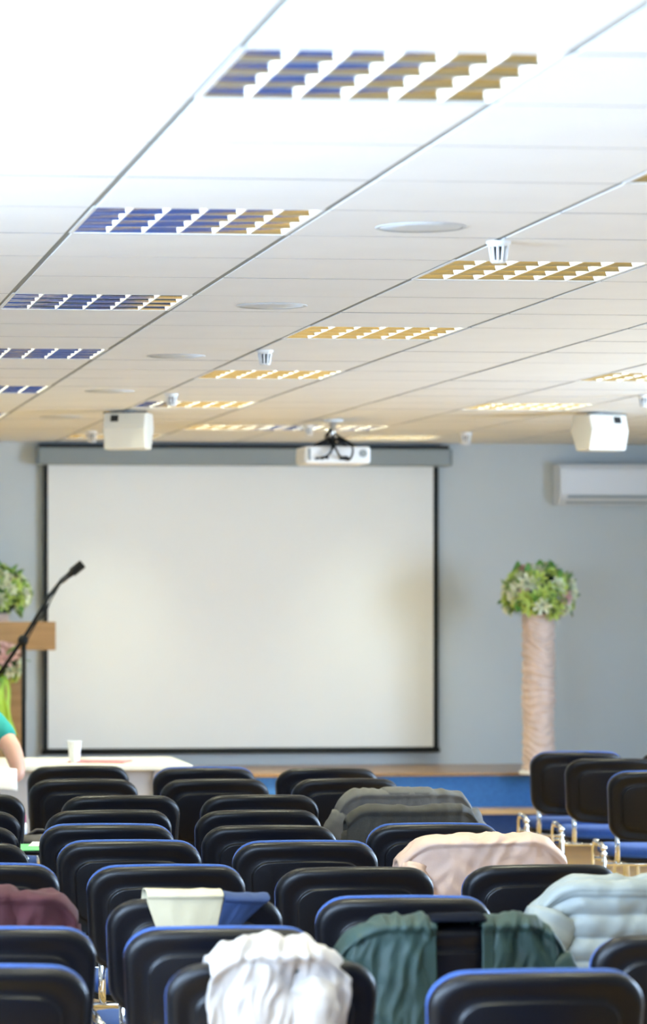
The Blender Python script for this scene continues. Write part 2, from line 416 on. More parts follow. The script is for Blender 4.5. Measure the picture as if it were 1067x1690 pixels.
# ---- detectors
def detector(px, d, sc, label):
    p = at_depth(px, 500, d); p.z = CEIL
    t = thing('detector', label, 'detector', p, group='small white detectors on the ceiling'); t.scale = (sc,)*3
    MB().lathe([(.034, 0), (.034, -.008), (.029, -.012), (.027, -.016)], 24).build('base', 'white_metal', t, smooth=True, auto=40)
    for q in range(10):
        a = 2*math.pi*q/10
        MB().tube([(.0255*math.cos(a), .0255*math.sin(a), -.014), (.0185*math.cos(a), .0185*math.sin(a), -.058)], .0042, n=6).build('rib', 'white_metal', t, smooth=True)
    MB().lathe([(.012, -.014), (.010, -.055)], 12).build('core', 'dark', t, smooth=True)
    MB().lathe([(.021, -.054), (.0215, -.058), (.018, -.061), (.002, -.062)], 24).build('cap', 'white_metal', t, smooth=True)
for px, cy, sc, lab in ((822, 398, 1.0, 'white ribbed detector hanging in front of the orange reflecting light'),
                        (437, 578, 1.0, 'white detector above the third light of the middle row'),
                        (283, 650, 1.0, 'small detector right of the left white speaker'),
                        (151, 711, 1.15, 'small cream detector left of the left white speaker'),
                        (768, 714, 1.25, 'small cream detector above right end of screen casing'),
                        (509, 702, 1.0, 'small detector left of the projector pole'),
                        (1062, 652, 1.0, 'small detector at the right edge above the right white speaker')):
    detector(px, 5045.0/(HOR-cy), sc, lab)

# ---- box speakers hung from the ceiling
def box_speaker(px, cy, rz, flip, label):
    d = 5045.0/(HOR-cy); p = at_depth(px, 700, d); p.z = CEIL
    t = thing('hanging_speaker', label, 'speaker', p, rz, 'white speakers hung from the ceiling')
    wt, H = .118, .215
    # profile (y toward stage, z): wedge with a break line half way
    prof = [(.10, -.016), (-.075, -.016), (-.105, -.105), (-.075, -H), (.06, -H), (.12, -.105)]
    b = MB().rings([[(x*wt, y*ky, z) for y, z in prof] for x, ky in ((-1, 1), (1, 1))])
    b.build('cabinet', 'ivory', t, bevel=.008)
    MB().box(-wt-.003, wt+.003, -.070, -.066, -.02, -.012).build('seam', 'dark', t)
    s = -1 if not flip else 1
    y_ = -.0985
    MB().add([(s*.055-.021, -.0835, -.030), (s*.055+.021, -.0835, -.030), (s*.055+.021, -.0955, -.064), (s*.055-.021, -.0955, -.064),
              (s*.055-.021, -.0600, -.038), (s*.055+.021, -.0600, -.038), (s*.055+.021, -.0700, -.072), (s*.055-.021, -.0700, -.072)],
             [(0,3,2,1),(4,5,6,7),(0,1,5,4),(1,2,6,5),(2,3,7,6),(3,0,4,7)]).build('terminal', 'dark', t)
    MB().ball((-s*.012, -.090, -.045), .005).build('screw', 'bolt', t)
    MB().box(-.05, .05, -.03, .05, -.018, -.006).box(-.02, .02, -.01, .03, -.008, 0).build('bracket', 'white_metal', t)
box_speaker(211, 677, R(-20), False, 'white box speaker hanging from ceiling near the left wall side')
box_speaker(990, 680, R(17), True, 'white box speaker hanging from ceiling above the air conditioner')

# ================================================================== END WALL
# ---- projection screen
SY = WY - .05
def sx(px): return on_y(px, 900, SY)[0]
def sz(py, px=400): return on_y(px, py, SY)[2]
t = thing('projection_screen', 'large white pull-down projection screen with black border on end wall', 'projection screen', (sx(398), SY, sz(1000)))
def loc(b, name, m, **k): o = b.build(name, m, t, **k); return o
ox, oz = t.location.x, t.location.z
x0, x1 = sx(79)-ox, sx(714.5)-ox; xo0, xo1 = sx(71)-ox, sx(723)-ox
zt, zb, zbo = sz(768)-oz, sz(1234)-oz, sz(1243.5)-oz
loc(MB().box(x0, x1, -.003, .0, zb, zt), 'cloth', 'screen_white')
loc(MB().box(xo0, x0, -.0035, .0, zbo+.03, zt).box(x1, xo1, -.0035, .0, zbo+.03, zt).box(xo0, xo1, -.0035, .0, zbo+.02, zb), 'border', 'screen_black')
loc(MB().tube([(xo0-.008, -.002, zbo+.016), (xo1+.008, -.002, zbo+.016)], .016, n=10), 'weight_bar', 'screen_black', smooth=True)
hx0, hx1 = sx(62)-ox, sx(740)-ox; hzt, hzb = sz(740)-oz, sz(769)-oz
loc(MB().box(hx0, hx1, -.085, .045, hzb, hzt), 'casing', 'casing', bevel=.012)
loc(MB().box(hx0+.01, hx1-.01, -.06, .047, hzt, hzt+.022), 'shadow_gap_strip', 'dark')  # dark strip stands in for the shadow gap above the casing
loc(MB().box(hx0-.006, hx0, -.08, .04, hzb+.004, hzt-.004).box(hx1, hx1+.006, -.08, .04, hzb+.004, hzt-.004), 'end_cap', 'casing')

# ---- air conditioner
ap = on_y(924, 832, WY-.2)
t = thing('air_conditioner', 'white split air conditioner high on the end wall, right edge', 'air conditioner', (ap.x, WY, ap.z))
w_, h_ = .88, .27
prof = [(0, 0), (-.13, -.005), (-.19, .035), (-.205, .07), (-.205, h_-.03), (-.185, h_), (0, h_)]
MB().rings([[(x, y, z) for y, z in prof] for x in (0, w_)]).build('body', 'ac', t, bevel=.006)
MB().box(.025, w_-.025, -.209, -.203, .085, h_-.035).build('front_panel', 'ac', t, bevel=.004)
MB().add([(.05, -.198, .045), (w_-.05, -.198, .045), (w_-.05, -.150, .006), (.05, -.150, .006), (.05, -.206, .060), (w_-.05, -.206, .060), (w_-.05, -.150, .012), (.05, -.150, .012)],
         [(0,3,2,1),(4,5,6,7),(0,1,5,4),(1,2,6,5),(2,3,7,6),(3,0,4,7)]).build('air_flap', 'ac_grey', t)
g = MB()
for q in range(12): g.box(.04, w_-.04, -.17+q*.013, -.164+q*.013, h_, h_+.004)
g.build('top_grille', 'ac_grey', t)
MB().box(w_-.20, w_-.12, -.211, -.208, .10, .11).build('display', 'ac_grey', t)

# ---- projector
d = 18.4; pp = at_depth(549, 700, d); pp.z = CEIL
t = thing('projector', 'white projector hung from the ceiling by a pole, cables dangling', 'projector', pp)
pz1, pz0 = CAM_Z + (HOR-738)/F_PX*d - CEIL, CAM_Z + (HOR-767)/F_PX*d - CEIL
b = MB().box(-.19, .195, -.14, .16, pz0, pz1).build('body', 'white_metal', t, bevel=.018)
MB().tube([(.05, .155, (pz0+pz1)/2), (.05, .185, (pz0+pz1)/2)], .036, n=20).build('lens', 'dark', b, smooth=True, auto=40)
MB().box(-.17, -.155, -.143, -.139, pz0+.02, pz1-.012).build('vent', 'tbar', b)
MB().tube([(.15, -.144, (pz0+pz1)/2+.01), (.15, -.138, (pz0+pz1)/2+.01)], .022, n=18).build('round_grille', 'tbar', b)
for q, (xx, zz) in enumerate(((-.12, .03), (-.09, .03), (-.06, .034), (.02, .03), (.06, .03))):
    MB().box(xx-.009, xx+.009, -.143, -.139, pz0+zz-.007, pz0+zz+.007).build('socket', 'dark', b)
MB().tube([(0, 0, 0), (0, 0, pz1+.02)], .018, n=14).build('pole', 'chrome', t, smooth=True)
MB().tube([(0, 0, 0), (0, 0, -.012)], .06, n=20).build('ceiling_plate', 'white_metal', t)
br = MB().box(-.07, .07, -.07, .07, pz1+.018, pz1+.026)
for sxx in (-1, 1):
    for syy in (-1, 1): br.tube([(sxx*.02, syy*.02, pz1+.05), (sxx*.12, syy*.10, pz1)], .008, n=6)
br.build('bracket', 'dark', t)
for pts in ([(-.01,-.02,-.06), (-.055,-.05,-.09), (-.06,-.10,pz1+.04), (-.03,-.16,pz1+.01), (-.05,-.19,pz0+.05), (-.11,-.16,pz0+.03), (-.12,-.14,pz0+.03)],
            [(.01,-.02,-.08), (.03,-.08,pz1+.05), (.075,-.15,pz1+.02), (.085,-.19,pz0+.07), (.06,-.19,pz0+.015), (.02,-.18,pz0+.03), (.02,-.14,pz0+.03)],
            [(0,-.02,-.10), (-.02,-.10,pz1+.03), (-.01,-.17,pz1-.03), (.01,-.19,pz0+.03), (.05,-.17,pz0+.04), (.06,-.14,pz0+.03)],
            [(-.02,-.03,-.05), (-.05,-.09,-.10), (-.02,-.16,pz1), (-.07,-.18,pz0+.035), (-.09,-.14,pz0+.03)]):
    MB().tube(fillet(pts, .03, 4), .006, n=6).build('cable', 'cable', t, smooth=True)

# ================================================================== FLOWERS
def blossom_mesh(name, m):
    b = MB(); rnd = random.Random(hash(name) % 1000)
    for ring, (cnt, rad, tilt) in enumerate(((7, .026, .5), (5, .016, .9), (3, .007, 1.25))):
        for q in range(cnt):
            a = 2*math.pi*(q + ring*.35)/cnt
            ca, sa = math.cos(a), math.sin(a)
            def P(r, s_, z): return (ca*r - sa*s_, sa*r + ca*s_, z)
            l = .022*(1-.15*ring)
            h0, h1 = .010+.006*ring, .010+.006*ring + l*math.sin(tilt)
            b.add([P(rad*.35, 0, h0-.008), P(rad*.8, .011, h0), P(rad+l*math.cos(tilt), .008, h1), P(rad+l*math.cos(tilt)*1.1, 0, h1+.003), P(rad+l*math.cos(tilt), -.008, h1), P(rad*.8, -.011, h0)],
                  [(0,1,2,3), (0,3,4,5)])
    return b.mesh(name, True, m)
BL = {k: blossom_mesh('blossom', k) for k in ('petal_white', 'petal_lime', 'petal_pink', 'petal_red')}
def leaf_mesh(m):
    b = MB(); rows = []
    for i in range(6):
        t_ = i/5; w = .020*math.sin(math.pi*min(t_*.9+.08, 1))
        z = .012*math.sin(t_*2.4)
        rows.append([(-w, t_*.075, z+.004), (0, t_*.075, z), (w, t_*.075, z+.004)])
    b.rings(rows, False, False, closed=False)
    return b.mesh('leaf', True, m)
LF = {k: leaf_mesh(k) for k in ('leaf', 'leaf2')}
def scatter(parent, c, rad, count, pick, seed, squash=.75, leaves=40, core='moss', lo=-.35):
    rnd = random.Random(seed)
    MB().ball((0,0,0), rad*.80, 16, 10, (1, 1, squash)).build('foliage_core', core, parent, smooth=True, loc=c)
    ga = math.pi*(3-math.sqrt(5))
    for kind, num in (('b', count), ('l', leaves)):
        for i in range(num):
            z = 1 - (i+.5)/num*(1-lo); r = math.sqrt(max(0, 1-z*z)); a = ga*i + seed + (0 if kind == 'b' else 1.1)
            nrm = Vector((r*math.cos(a), r*math.sin(a), z)) + Vector((rnd.uniform(-.15,.15), rnd.uniform(-.15,.15), rnd.uniform(-.1,.1)))
            nrm.normalize()
            k = rad*(rnd.uniform(.80, .93) if kind == 'b' else rnd.uniform(.72, .88))
            p = Vector(c) + Vector((nrm.x*k, nrm.y*k, nrm.z*k*squash))
            if kind == 'b':
                o = link('blossom', BL[pick(nrm, rnd)], parent, p)
                o.rotation_euler = nrm.to_track_quat('Z', 'Y').to_euler(); s_ = rnd.uniform(.9, 1.45); o.scale = (s_,)*3
            else:
                o = link('leaf', LF[rnd.choice(('leaf', 'leaf2'))], parent, p)
                tan = nrm.cross(Vector((rnd.uniform(-1,1), rnd.uniform(-1,1), rnd.uniform(-1,1)))).normalized()
                dirv = (tan*.7 + nrm*.7).normalized()
                o.rotation_euler = dirv.to_track_quat('Y', 'Z').to_euler(); s_ = rnd.uniform(.9, 1.5); o.scale = (s_,)*3

def flower_column(px, label, seed, foot=1277):
    base = on_z(px, foot, STAGE_Z); d = base.x*SN + base.y*CS
    t = thing('flower_column', label, 'flower column', base, 0, 'fabric wrapped flower columns beside the screen')
    hgt = (foot-1012)/F_PX*d; rad = 52/2/F_PX*d
    rs = []; rows, cols = 150, 48
    for i in range(rows+1):
        z = .02 + (hgt-.02)*i/rows; ring = []
        for j in range(cols):
            a = 2*math.pi*j/cols
            zz = z + .035*math.sin(a*1+seed) + .02*math.sin(2*a+z*9+seed)
            f = noise.noise(Vector((math.cos(a)*.8+seed, math.sin(a)*.8, zz*22))) + .5*noise.noise(Vector((math.cos(a)*1.5, math.sin(a)*1.5+seed, zz*48)))
            fold = (1-abs(f)*2.2)
            ph = zz/.046 + .9*noise.noise(Vector((math.cos(a)*.5, math.sin(a)*.5+seed, zz*6))); band = (1-abs(2*(ph-math.floor(ph))-1))**.7
            r = rad*(.90 + .07*fold + .13*band) + .008*noise.noise(Vector((0, seed, z*5)))
            ring.append((r*math.cos(a), r*math.sin(a), z))
        rs.append(ring)
    MB().rings(rs).build('wrapped_column', 'satin', t, smooth=True)
    MB().lathe([(rad*1.22, 0), (rad*1.22, .018), (rad*1.15, .022)], 32).build('base_plate', 'white_metal', t)
    br_ = 60/F_PX*d
    def pick(nr, rnd):
        x = rnd.random() + (.25 if nr.x < 0 else -.12)
        if x > .82: return 'petal_white'
        if x > .42: return 'petal_lime' if rnd.random() < .6 else 'petal_white'
        return 'petal_lime' if rnd.random() < .75 else 'petal_pink'
    scatter(t, (0, 0, hgt + br_*.52), br_*1.0, 84, pick, seed, .74, 90, lo=-.62)
    return t
flower_column(888, 'champagne fabric wrapped flower column under the air conditioner', 3.0)
flower_column(-12, 'flower column with lime blossom ball behind the lectern', 5.0, 1270)

# ---- lectern
lp = on_y(92, 1073, STAGE_Y+.12); dl = lp.x*SN+lp.y*CS
pm = dl/F_PX
t = thing('lectern', 'brown wooden lectern with broad top board on the stage', 'lectern', (lp.x-.33, lp.y+.2, STAGE_Z))
ztop = lp.z + 47*pm - STAGE_Z; zbot = lp.z - STAGE_Z
MB().box(-.33, .33, -.20, -.18, zbot, ztop).build('front_board', 'lectern', t, bevel=.004)
MB().add([(-.33,-.18,ztop-.02), (.33,-.18,ztop-.02), (.33,.14,ztop-.10), (-.33,.14,ztop-.10), (-.33,-.18,ztop), (.33,-.18,ztop), (.33,.14,ztop-.08), (-.33,.14,ztop-.08)],
         [(0,3,2,1),(4,5,6,7),(0,1,5,4),(1,2,6,5),(2,3,7,6),(3,0,4,7)]).build('sloped_top', 'lectern', t)
cxr = (38-92)*pm + .33
MB().box(-cxr, cxr, -.12, .10, .03, zbot+.05).build('post', 'lectern', t, bevel=.004)
MB().box(-.28, .28, -.19, .14, 0, .03).build('foot', 'lectern', t, bevel=.004)

# ---- bouquet tied to the lectern front
bp_ = at_depth(4, 1095, dl-.17)
t = thing('bouquet', 'pink, burgundy and cream bouquet with lime ribbon tied to lectern', 'bouquet', bp_)
scatter(t, (0, 0, 0), .115, 22, lambda nr, r_: 'petal_pink' if nr.z > .1 and nr.x > -.2 else ('petal_red' if nr.x < 0 and r_.random() < .5 else ('petal_white' if r_.random() < .6 else 'petal_lime')), 2, 1.0, 18, lo=-.9)
for q, (xo, wd, ln, tw) in enumerate(((.045, .05, .37, .3), (-.03, .06, .40, -.2), (.0, .05, .30, .1))):
    rows = []
    for i in range(13):
        f = i/12
        c = Vector((xo*(.3+.9*f) + .012*math.sin(f*7+q), -.055+.015*math.sin(f*5+q)-.01*q, -.07-ln*f))
        a = tw + .5*math.sin(f*4+q)
        hw = wd*(.5+.6*f)/2
        rows.append([c + Vector((u*hw*math.cos(a), u*hw*math.sin(a)+.006*math.cos(u*3), -.02*u*u*f)) for u in (-1, -.5, 0, .5, 1)])
    o = MB().rings(rows, False, False, closed=False).build('ribbon', 'ribbon', t, smooth=True)
    md = o.modifiers.new('solid', 'SOLIDIFY'); md.thickness = .0015

# ---- microphone stand
dm = 18.2
base = at_depth(39, 1057, dm)
t = thing('microphone_stand', 'black boom microphone stand in front of the lectern', 'microphone stand', (base.x, base.y, 0))
def rel(px, py, dd=0): return at_depth(px, py, dm+dd) - Vector((base.x, base.y, 0))
pv = rel(38, 1057)
MB().tube([(0,0,.10), (0,0,pv.z)], .013, n=10).build('pole', 'cable', t, smooth=True)
for q in range(3):
    a = 2*math.pi*q/3+.4
    MB().tube([(0,0,.14), (.12*math.cos(a), .12*math.sin(a), .07), (.30*math.cos(a), .30*math.sin(a), .012)], .009, n=8).build('leg', 'cable', t, smooth=True)
MB().lathe([(.016,.08),(.020,.10),(.020,.18),(.014,.20)], 14).build('collar', 'cable', t, smooth=True)
MB().ball(pv, .028, sq=(1.1,1,1.2)).build('clutch', 'cable', t, smooth=True)
boom = [rel(-8, 1122), rel(38, 1055), rel(66, 1010), rel(80, 985), rel(100, 960)]
MB().tube(boom, .0115, n=8).build('boom', 'cable', t, smooth=True)
m0, m1 = rel(99, 961), rel(137, 930)
mic = MB().tube([m0, m0.lerp(m1,.25), m0.lerp(m1,.5), m0.lerp(m1,.52), m0.lerp(m1,.98), m1], .0155, n=12, radii=[.8, 1.0, 1.25, 1.7, 1.7, .9]).build('microphone', 'cable', t, smooth=True, auto=50)
MB().tube([m0.lerp(m1,.05), m0.lerp(m1,.35)], .017, n=10).build('clip', 'rubber', mic)
cab = [rel(100, 962), rel(84, 990), rel(76, 1010), rel(60,1028), rel(42, 1062), rel(42, 1150), rel(39, 1240), Vector((.02, 0, .3))]
MB().tube(cab, .0045, n=6).build('cable', 'cable', t, smooth=True)

# ================================================================== TABLE
tb = on_z(318, 1262, .75)
t = thing('table', 'long pale table with grey modesty panel between front chairs and stage', 'table', (tb.x, tb.y, 0))
ty1 = on_z(300, 1248.5, .75).y - tb.y
tx0 = -1.75
MB().box(tx0, 0, 0, ty1, .722, .75).build('tabletop', 'table_top', t, bevel=.006)
MB().box(tx0+.08, -.18, .08, .10, .12, .722).build('modesty_panel', 'table_panel', t)
for xx in (-.16, tx0+.06):
    MB().box(xx-.03, xx+.03, .06, ty1-.06, .03, .722).build('side_panel', 'table_panel', t)
    MB().box(xx-.03, xx+.03, .02, ty1-.02, 0, .03).build('foot', 'table_panel', t)
def on_table(px, py): return on_z(px, py, .75)
c = on_table(123, 1258.5)
cup = MB().lathe([(.024, .001), (.0255, .004), (.036, .104), (.0385, .106), (.0385, .110), (.0355, .110), (.024, .006)], 28).build('cup', 'cup', None, smooth=True, loc=c, auto=40)
tag(cup, 'white disposable cup standing on the table', 'cup')
def sheet_stack(name, label, cat, px, py, w, l, hgt, rz, m, n=1, group=None):
    c = on_table(px, py)
    o = MB().box(-w/2, w/2, -l/2, l/2, 0, hgt).build(name, m, None, loc=c, rot=(0,0,rz), bevel=.0008)
    return tag(o, label, cat, group)
sheet_stack('magazine', 'red-covered magazine lying on the table right of the cup', 'magazine', 165, 1257.5, .21, .29, .008, R(70), 'mag')
p = sheet_stack('paper_sheet', 'white paper lying on the red magazine', 'paper', 178, 1255, .15, .21, .002, R(75), 'paper'); p.location.z += .0085
sheet_stack('paper_sheet', 'white papers spread on the table left of the cup', 'paper', 80, 1256, .21, .297, .003, R(80), 'paper')
sheet_stack('paper_sheet', 'white paper near the left end of the table', 'paper', 52, 1258.5, .18, .25, .002, R(60), 'paper')

# ================================================================== CHAIRS
BW, ZT, ZBK = .467, .83, .535
def outline(n, sx_, top, bot, r_t, r_b, bulge):
    """rounded back outline as (x,z): broad elliptical top corners, slightly convex top and bottom"""
    hw = BW/2*sx_; hb = hw*.965; rz = r_t*.86; pts = []
    def corner(cx, cz, rx, rz_, a0, a1):
        for i in range(n): a = a0 + (a1-a0)*i/(n-1); pts.append((cx+rx*math.cos(a), cz+rz_*math.sin(a)))
    corner(hw-r_t, top-rz, r_t, rz, 0, math.pi/2)
    for i in range(1, 5): pts.append(((hw-r_t)*(1-2*i/5), top))
    corner(-hw+r_t, top-rz, r_t, rz, math.pi/2, math.pi)
    corner(-hb+r_b, bot+r_b, r_b, r_b, math.pi, 1.5*math.pi)
    for i in range(1, 5): pts.append((-(hb-r_b)*(1-2*i/5), bot))
    corner(hb-r_b, bot+r_b, r_b, r_b, 1.5*math.pi, 2*math.pi)
    return [(x, z + (.009*(1-(x/hw)**2) - .004 if (z-bot)/(top-bot) > .5 else -bulge*(1-(x/hw)**2))) for x, z in pts]
def back_y(x, z): return .045*(x/.2335)**2 - (z-.52)*.16
def plate(rings):
    """rings of (outline, y offset); first and last rings are capped by a centre vertex fan"""
    b = MB(); rs = [[(x, back_y(x, z)+dy, z) for x, z in ol] for ol, dy in rings]
    b.rings(rs, False, False); n_ = len(rs[0])
    for ri, rev in ((0, True), (len(rs)-1, False)):
        ol, dy = rings[ri]; zc = sum(z for x, z in ol)/len(ol)
        base_i = ri*n_; prev = base_i
        # inner concentric rings so the curved sheet stays smooth
        cur = [base_i+j for j in range(n_)]
        for k in (.72, .42, .14):
            o = len(b.v); pts = [(x*k, zc+(z-zc)*k) for x, z in ol]
            b.v += [(x, back_y(x, z)+dy, z) for x, z in pts]
            new = [o+j for j in range(n_)]
            for j in range(n_): jj = (j+1) % n_; b.f.append((cur[j], cur[jj], new[jj], new[j]))
            cur = new
        b.f.append(tuple(cur))
    return b
OL = lambda s, top, bot, rt, rb, bu=.014: outline(8, s, top, bot, rt, rb, bu)
def make_chair():
    t = thing('conference_chair', 'x', 'chair', group='black backed conference chairs')
    sh = plate([(OL(.725, ZT-.066, ZBK+.052, .050, .035), -.0265), (OL(.740, ZT-.0625, ZBK+.049, .051, .036), -.0258), (OL(.748, ZT-.0605, ZBK+.0475, .052, .037), -.0195), (OL(.758, ZT-.058, ZBK+.046, .053, .038), -.0180),
                (OL(.84, ZT-.042, ZBK+.03, .062, .05), -.0195), (OL(.905, ZT-.029, ZBK+.014, .068, .060), -.0250), (OL(.945, ZT-.017, ZBK+.008, .072, .064), -.0255), (OL(.978, ZT-.007, ZBK+.004, .076, .067), -.0200), (OL(.993, ZT-.002, ZBK+.001, .079, .069), -.0120),
                (OL(1.0, ZT, ZBK, .080, .07), -.002), (OL(1.0, ZT, ZBK, .080, .07), .008), (OL(.97, ZT-.008, ZBK+.006, .075, .066), .012)])
    sh.build('backrest', 'black', t, smooth=True)
    cu = plate([(OL(.95, ZT-.018, ZBK+.012, .071, .06), .012), (OL(.985, ZT-.007, ZBK+.004, .078, .07), .016), (OL(.995, ZT-.003, ZBK+.002, .080, .07), .026), (OL(.97, ZT-.008, ZBK+.008, .076, .068), .040), (OL(.88, ZT-.029, ZBK+.03, .078, .055), .050), (OL(.7, ZT-.067, ZBK+.06, .05, .04), .053)])
    cu.build('back_cushion', 'blue', t, smooth=True)
    # seat cushion
    rs = []
    for k, z in ((.90, .440), (.985, .446), (1.0, .458), (.985, .474), (.93, .486), (.80, .492), (.4, .494)):
        ring = []
        for j in range(40):
            a = 2*math.pi*j/40; c, s_ = math.cos(a), math.sin(a)
            x = .228*math.copysign(abs(c)**.42, c)*k; y = .215*math.copysign(abs(s_)**.42, s_)*k
            zz = z - (.020*max(0, y/.215)**2) + .010*(x/.235)**2
            ring.append((x, y+.265, zz))
        rs.append(ring)
    MB().rings(rs).build('seat', 'blue', t, smooth=True)
    rs = [[(x*.97, .265+(y-.265)*.97, z-dz) for x, y, z in rs[1]] for dz in (.022, .004)]
    MB().rings(rs).build('seat_pan', 'black', t, smooth=True, auto=50)
    for s_ in (-1, 1):
        X = .244*s_
        top = .500
        up = (1, 0, 0)
        f1 = fillet([(X, -.065, .012), (X, .045, top), (X, .21, top)], .06, 6)
        f2 = fillet([(X, .45, .012), (X, .37, top), (X, .21, top)], .06, 6)
        MB().tube(f1, .008, .0145, 10, up=(0, 1, .3)).build('leg', 'chrome', t, smooth=True)
        MB().tube(f2, .008, .0145, 10, up=(0, 1, .1)).build('leg', 'chrome', t, smooth=True)
        for yy in (-.065, .45): MB().lathe([(.014, 0), (.016, .004), (.015, .03), (.010, .032)], 10, X, yy).build('foot_cap', 'rubber', t, smooth=True)
        # bracket caps at the top of the rear leg
        b = MB()
        for q, zz in ((0, .490), (1, .462), (2, .432)): b.ball((X+.004*s_*0, X*0+.044-q*.006, zz), .015, 10, 7)
        b.build('bracket', 'bolt', t, smooth=True)
        MB().tube(fillet([(.175*s_, .14, .425), (.185*s_, .035, .432), (.188*s_, back_y(.188, .60)+.008, .62)], .05, 6), .0135, .007, 10, up=(0, -1, .2)).build('back_upright', 'chrome', t, smooth=True)
    MB().tube([(-.244, .075, .418), (.244, .075, .418)], .009, n=8).build('crossbar', 'chrome', t, smooth=True)
    MB().tube([(-.244, .38, .418), (.244, .38, .418)], .009, n=8).build('crossbar', 'chrome', t, smooth=True)
    return t
chair0 = make_chair(); chair_used = False
GRP = 'black backed conference chairs'
def chair(xc, ytop, rz, label):
    """chair whose back top centre is seen at (xc, ytop); it stands on the floor"""
    global chair_used
    top = on_z(xc, ytop, ZT+.006)
    off = back_y(0, ZT)
    a = R(rz)
    loc_ = (top.x + off*math.sin(a), top.y - off*math.cos(a), 0)
    if not chair_used: chair_used = True; chair0.location = loc_; chair0.rotation_euler = (0, 0, a); chair0['label'] = label; return chair0
    return dup(chair0, loc_, a, label)
CH = {}
rj = random.Random(11)
def col_chairs(prefix, lst):
    for key, xl, xr, y, rz, lab in lst: CH[key] = chair((xl+xr)/2, y, rz, lab)
col_chairs('M', [
    ('M9', 50, 214, 1263, 2, 'black chair nearest the table behind the cup'),
    ('M8', 48, 232, 1285, 0, 'second chair from the table below the cup'),
    ('M7', 103, 299, 1312, -1, 'third chair from the table in the column below the cup'),
    ('M6', 77, 288, 1336, 1, 'fourth chair from the table in the column below the cup'),
    ('M5', 67, 288, 1361, -5, 'fifth chair from the table, blue rim along its top, column below the cup'),
    ('M4', 94, 335, 1388, -4, 'sixth chair from the table in the column below the cup'),
    ('M3', 147, 409, 1429, -1, 'chair directly behind the one with cream cloth, toward the stage'),
    ('M2', 181, 473, 1481, 1, 'chair with cream cloth and navy cloth over its back'),
    ('M1', 213, 523, 1532, -3, 'chair just in front of the white garment, blue rim along the top'),
    ('C8', 254, 425, 1267, -3, 'chair nearest the stage in the middle column, right of the table'),
    ('C7', 268, 447, 1285, 0, 'second chair of the middle column from the stage'),
    ('C6', 333, 530, 1311, -1, 'third chair of the middle column from the stage'),
    ('C5', 324, 537, 1336, 1, 'fourth chair of the middle column from the stage'),
    ('C4', 334, 561, 1361, -3, 'fifth chair of the middle column from the stage'),
    ('C3', 385, 628, 1389, -4, 'sixth chair of the middle column, blue rim along its top'),
    ('C2', 459, 722, 1430, -1, 'chair left of the blush pink jacket, in the middle column'),
    ('C1', 525, 817, 1481, -5, 'chair directly beyond the bottle green jacket, blue rim on top'),
    ('R6', 457, 628, 1267, -2, 'chair nearest the stage left of the charcoal jacket'),
    ('R5', 486, 662, 1284, -1, 'chair just beyond the charcoal jacket'),
    ('R4', 574, 770, 1311, 0, 'chair covered by the charcoal jacket'),
    ('R3', 580, 790, 1338, 0, 'chair covered by the black olive jacket'),
    ('R2', 608, 832, 1360, -4, 'chair between the black olive jacket and the blush pink jacket'),
    ('RP', 674, 916, 1392, -2, 'chair under the blush pink jacket'),
    ('R1', 768, 1031, 1426, 0, 'chair just in front of the blush pink jacket'),
    ('RG', 900, 1190, 1476, -2, 'chair under the pale grey quilted jacket'),
    ('R0', 985, 1309, 1541, 0, 'chair at the bottom right corner in front of the pale grey jacket'),
    ('CG', 598, 908, 1528, 0, 'chair under the bottle green jacket'),
    ('MW', 285, 627, 1586, 1, 'chair under the white garment at the bottom edge'),
    ('L7', -152, 39, 1310, -5, 'chair at the left edge closest to the seated person'),
    ('L6', -175, 33, 1338, -5, 'second left edge chair counting from the seated person'),
    ('L5', -192, 29, 1363, -5, 'third left edge chair counting from the seated person'),
    ('L4', -193, 47, 1390, -5, 'fourth left edge chair counting from the seated person, beside the green folder'),
    ('L3', -162, 99, 1427, -3, 'left edge chair just beyond the burgundy jacket'),
    ('L2', -165, 125, 1481, -5, 'chair under the burgundy jacket'),
    ('L1', -157, 156, 1533, -3, 'left edge chair just in front of the burgundy jacket'),
    ('L0', -205, 140, 1596, -5, 'chair at the bottom left corner, nearest on that side'),
    ('C00', 722, 1067, 1604, 0, 'chair at the bottom edge below the bottle green jacket'),
    ('F1', 877, 1033, 1241, -7, 'chair standing before the flower column, leftmost of the right group'),
    ('F2', 935, 1097, 1251, -7, 'second chair of the right group by the aisle, chrome legs showing'),
    ('F3', 1006, 1180, 1273, -7, 'nearest chair of the right group by the aisle, cut by right edge'),
    ('F4', 1060, 1212, 1240, -7, 'chair at the far right edge mostly hidden by the right group'),
])

for key in ('M5', 'M4', 'M3', 'M1', 'C3', 'C1', 'R2', 'L1', 'L0', 'C00', 'L3', 'C8', 'F1', 'F3'):   # cushions that stand a little proud of their shells
    for c_ in CH[key].children:
        if c_.name.startswith('back_cushion'): c_.location.z += .008
for d_ in (5.7, 4.9, 4.1, 3.3, 2.5):  # unseen chairs added so the ceiling louvres reflect blue seats
    for q, x_ in enumerate((.72, 1.30, 1.88)):
        xx = x_ - .045*(8-d_)
        dup(chair0, (xx, d_, 0), R(-6+2*q), 'unseen black chair near the camera, added for the louvre reflections')
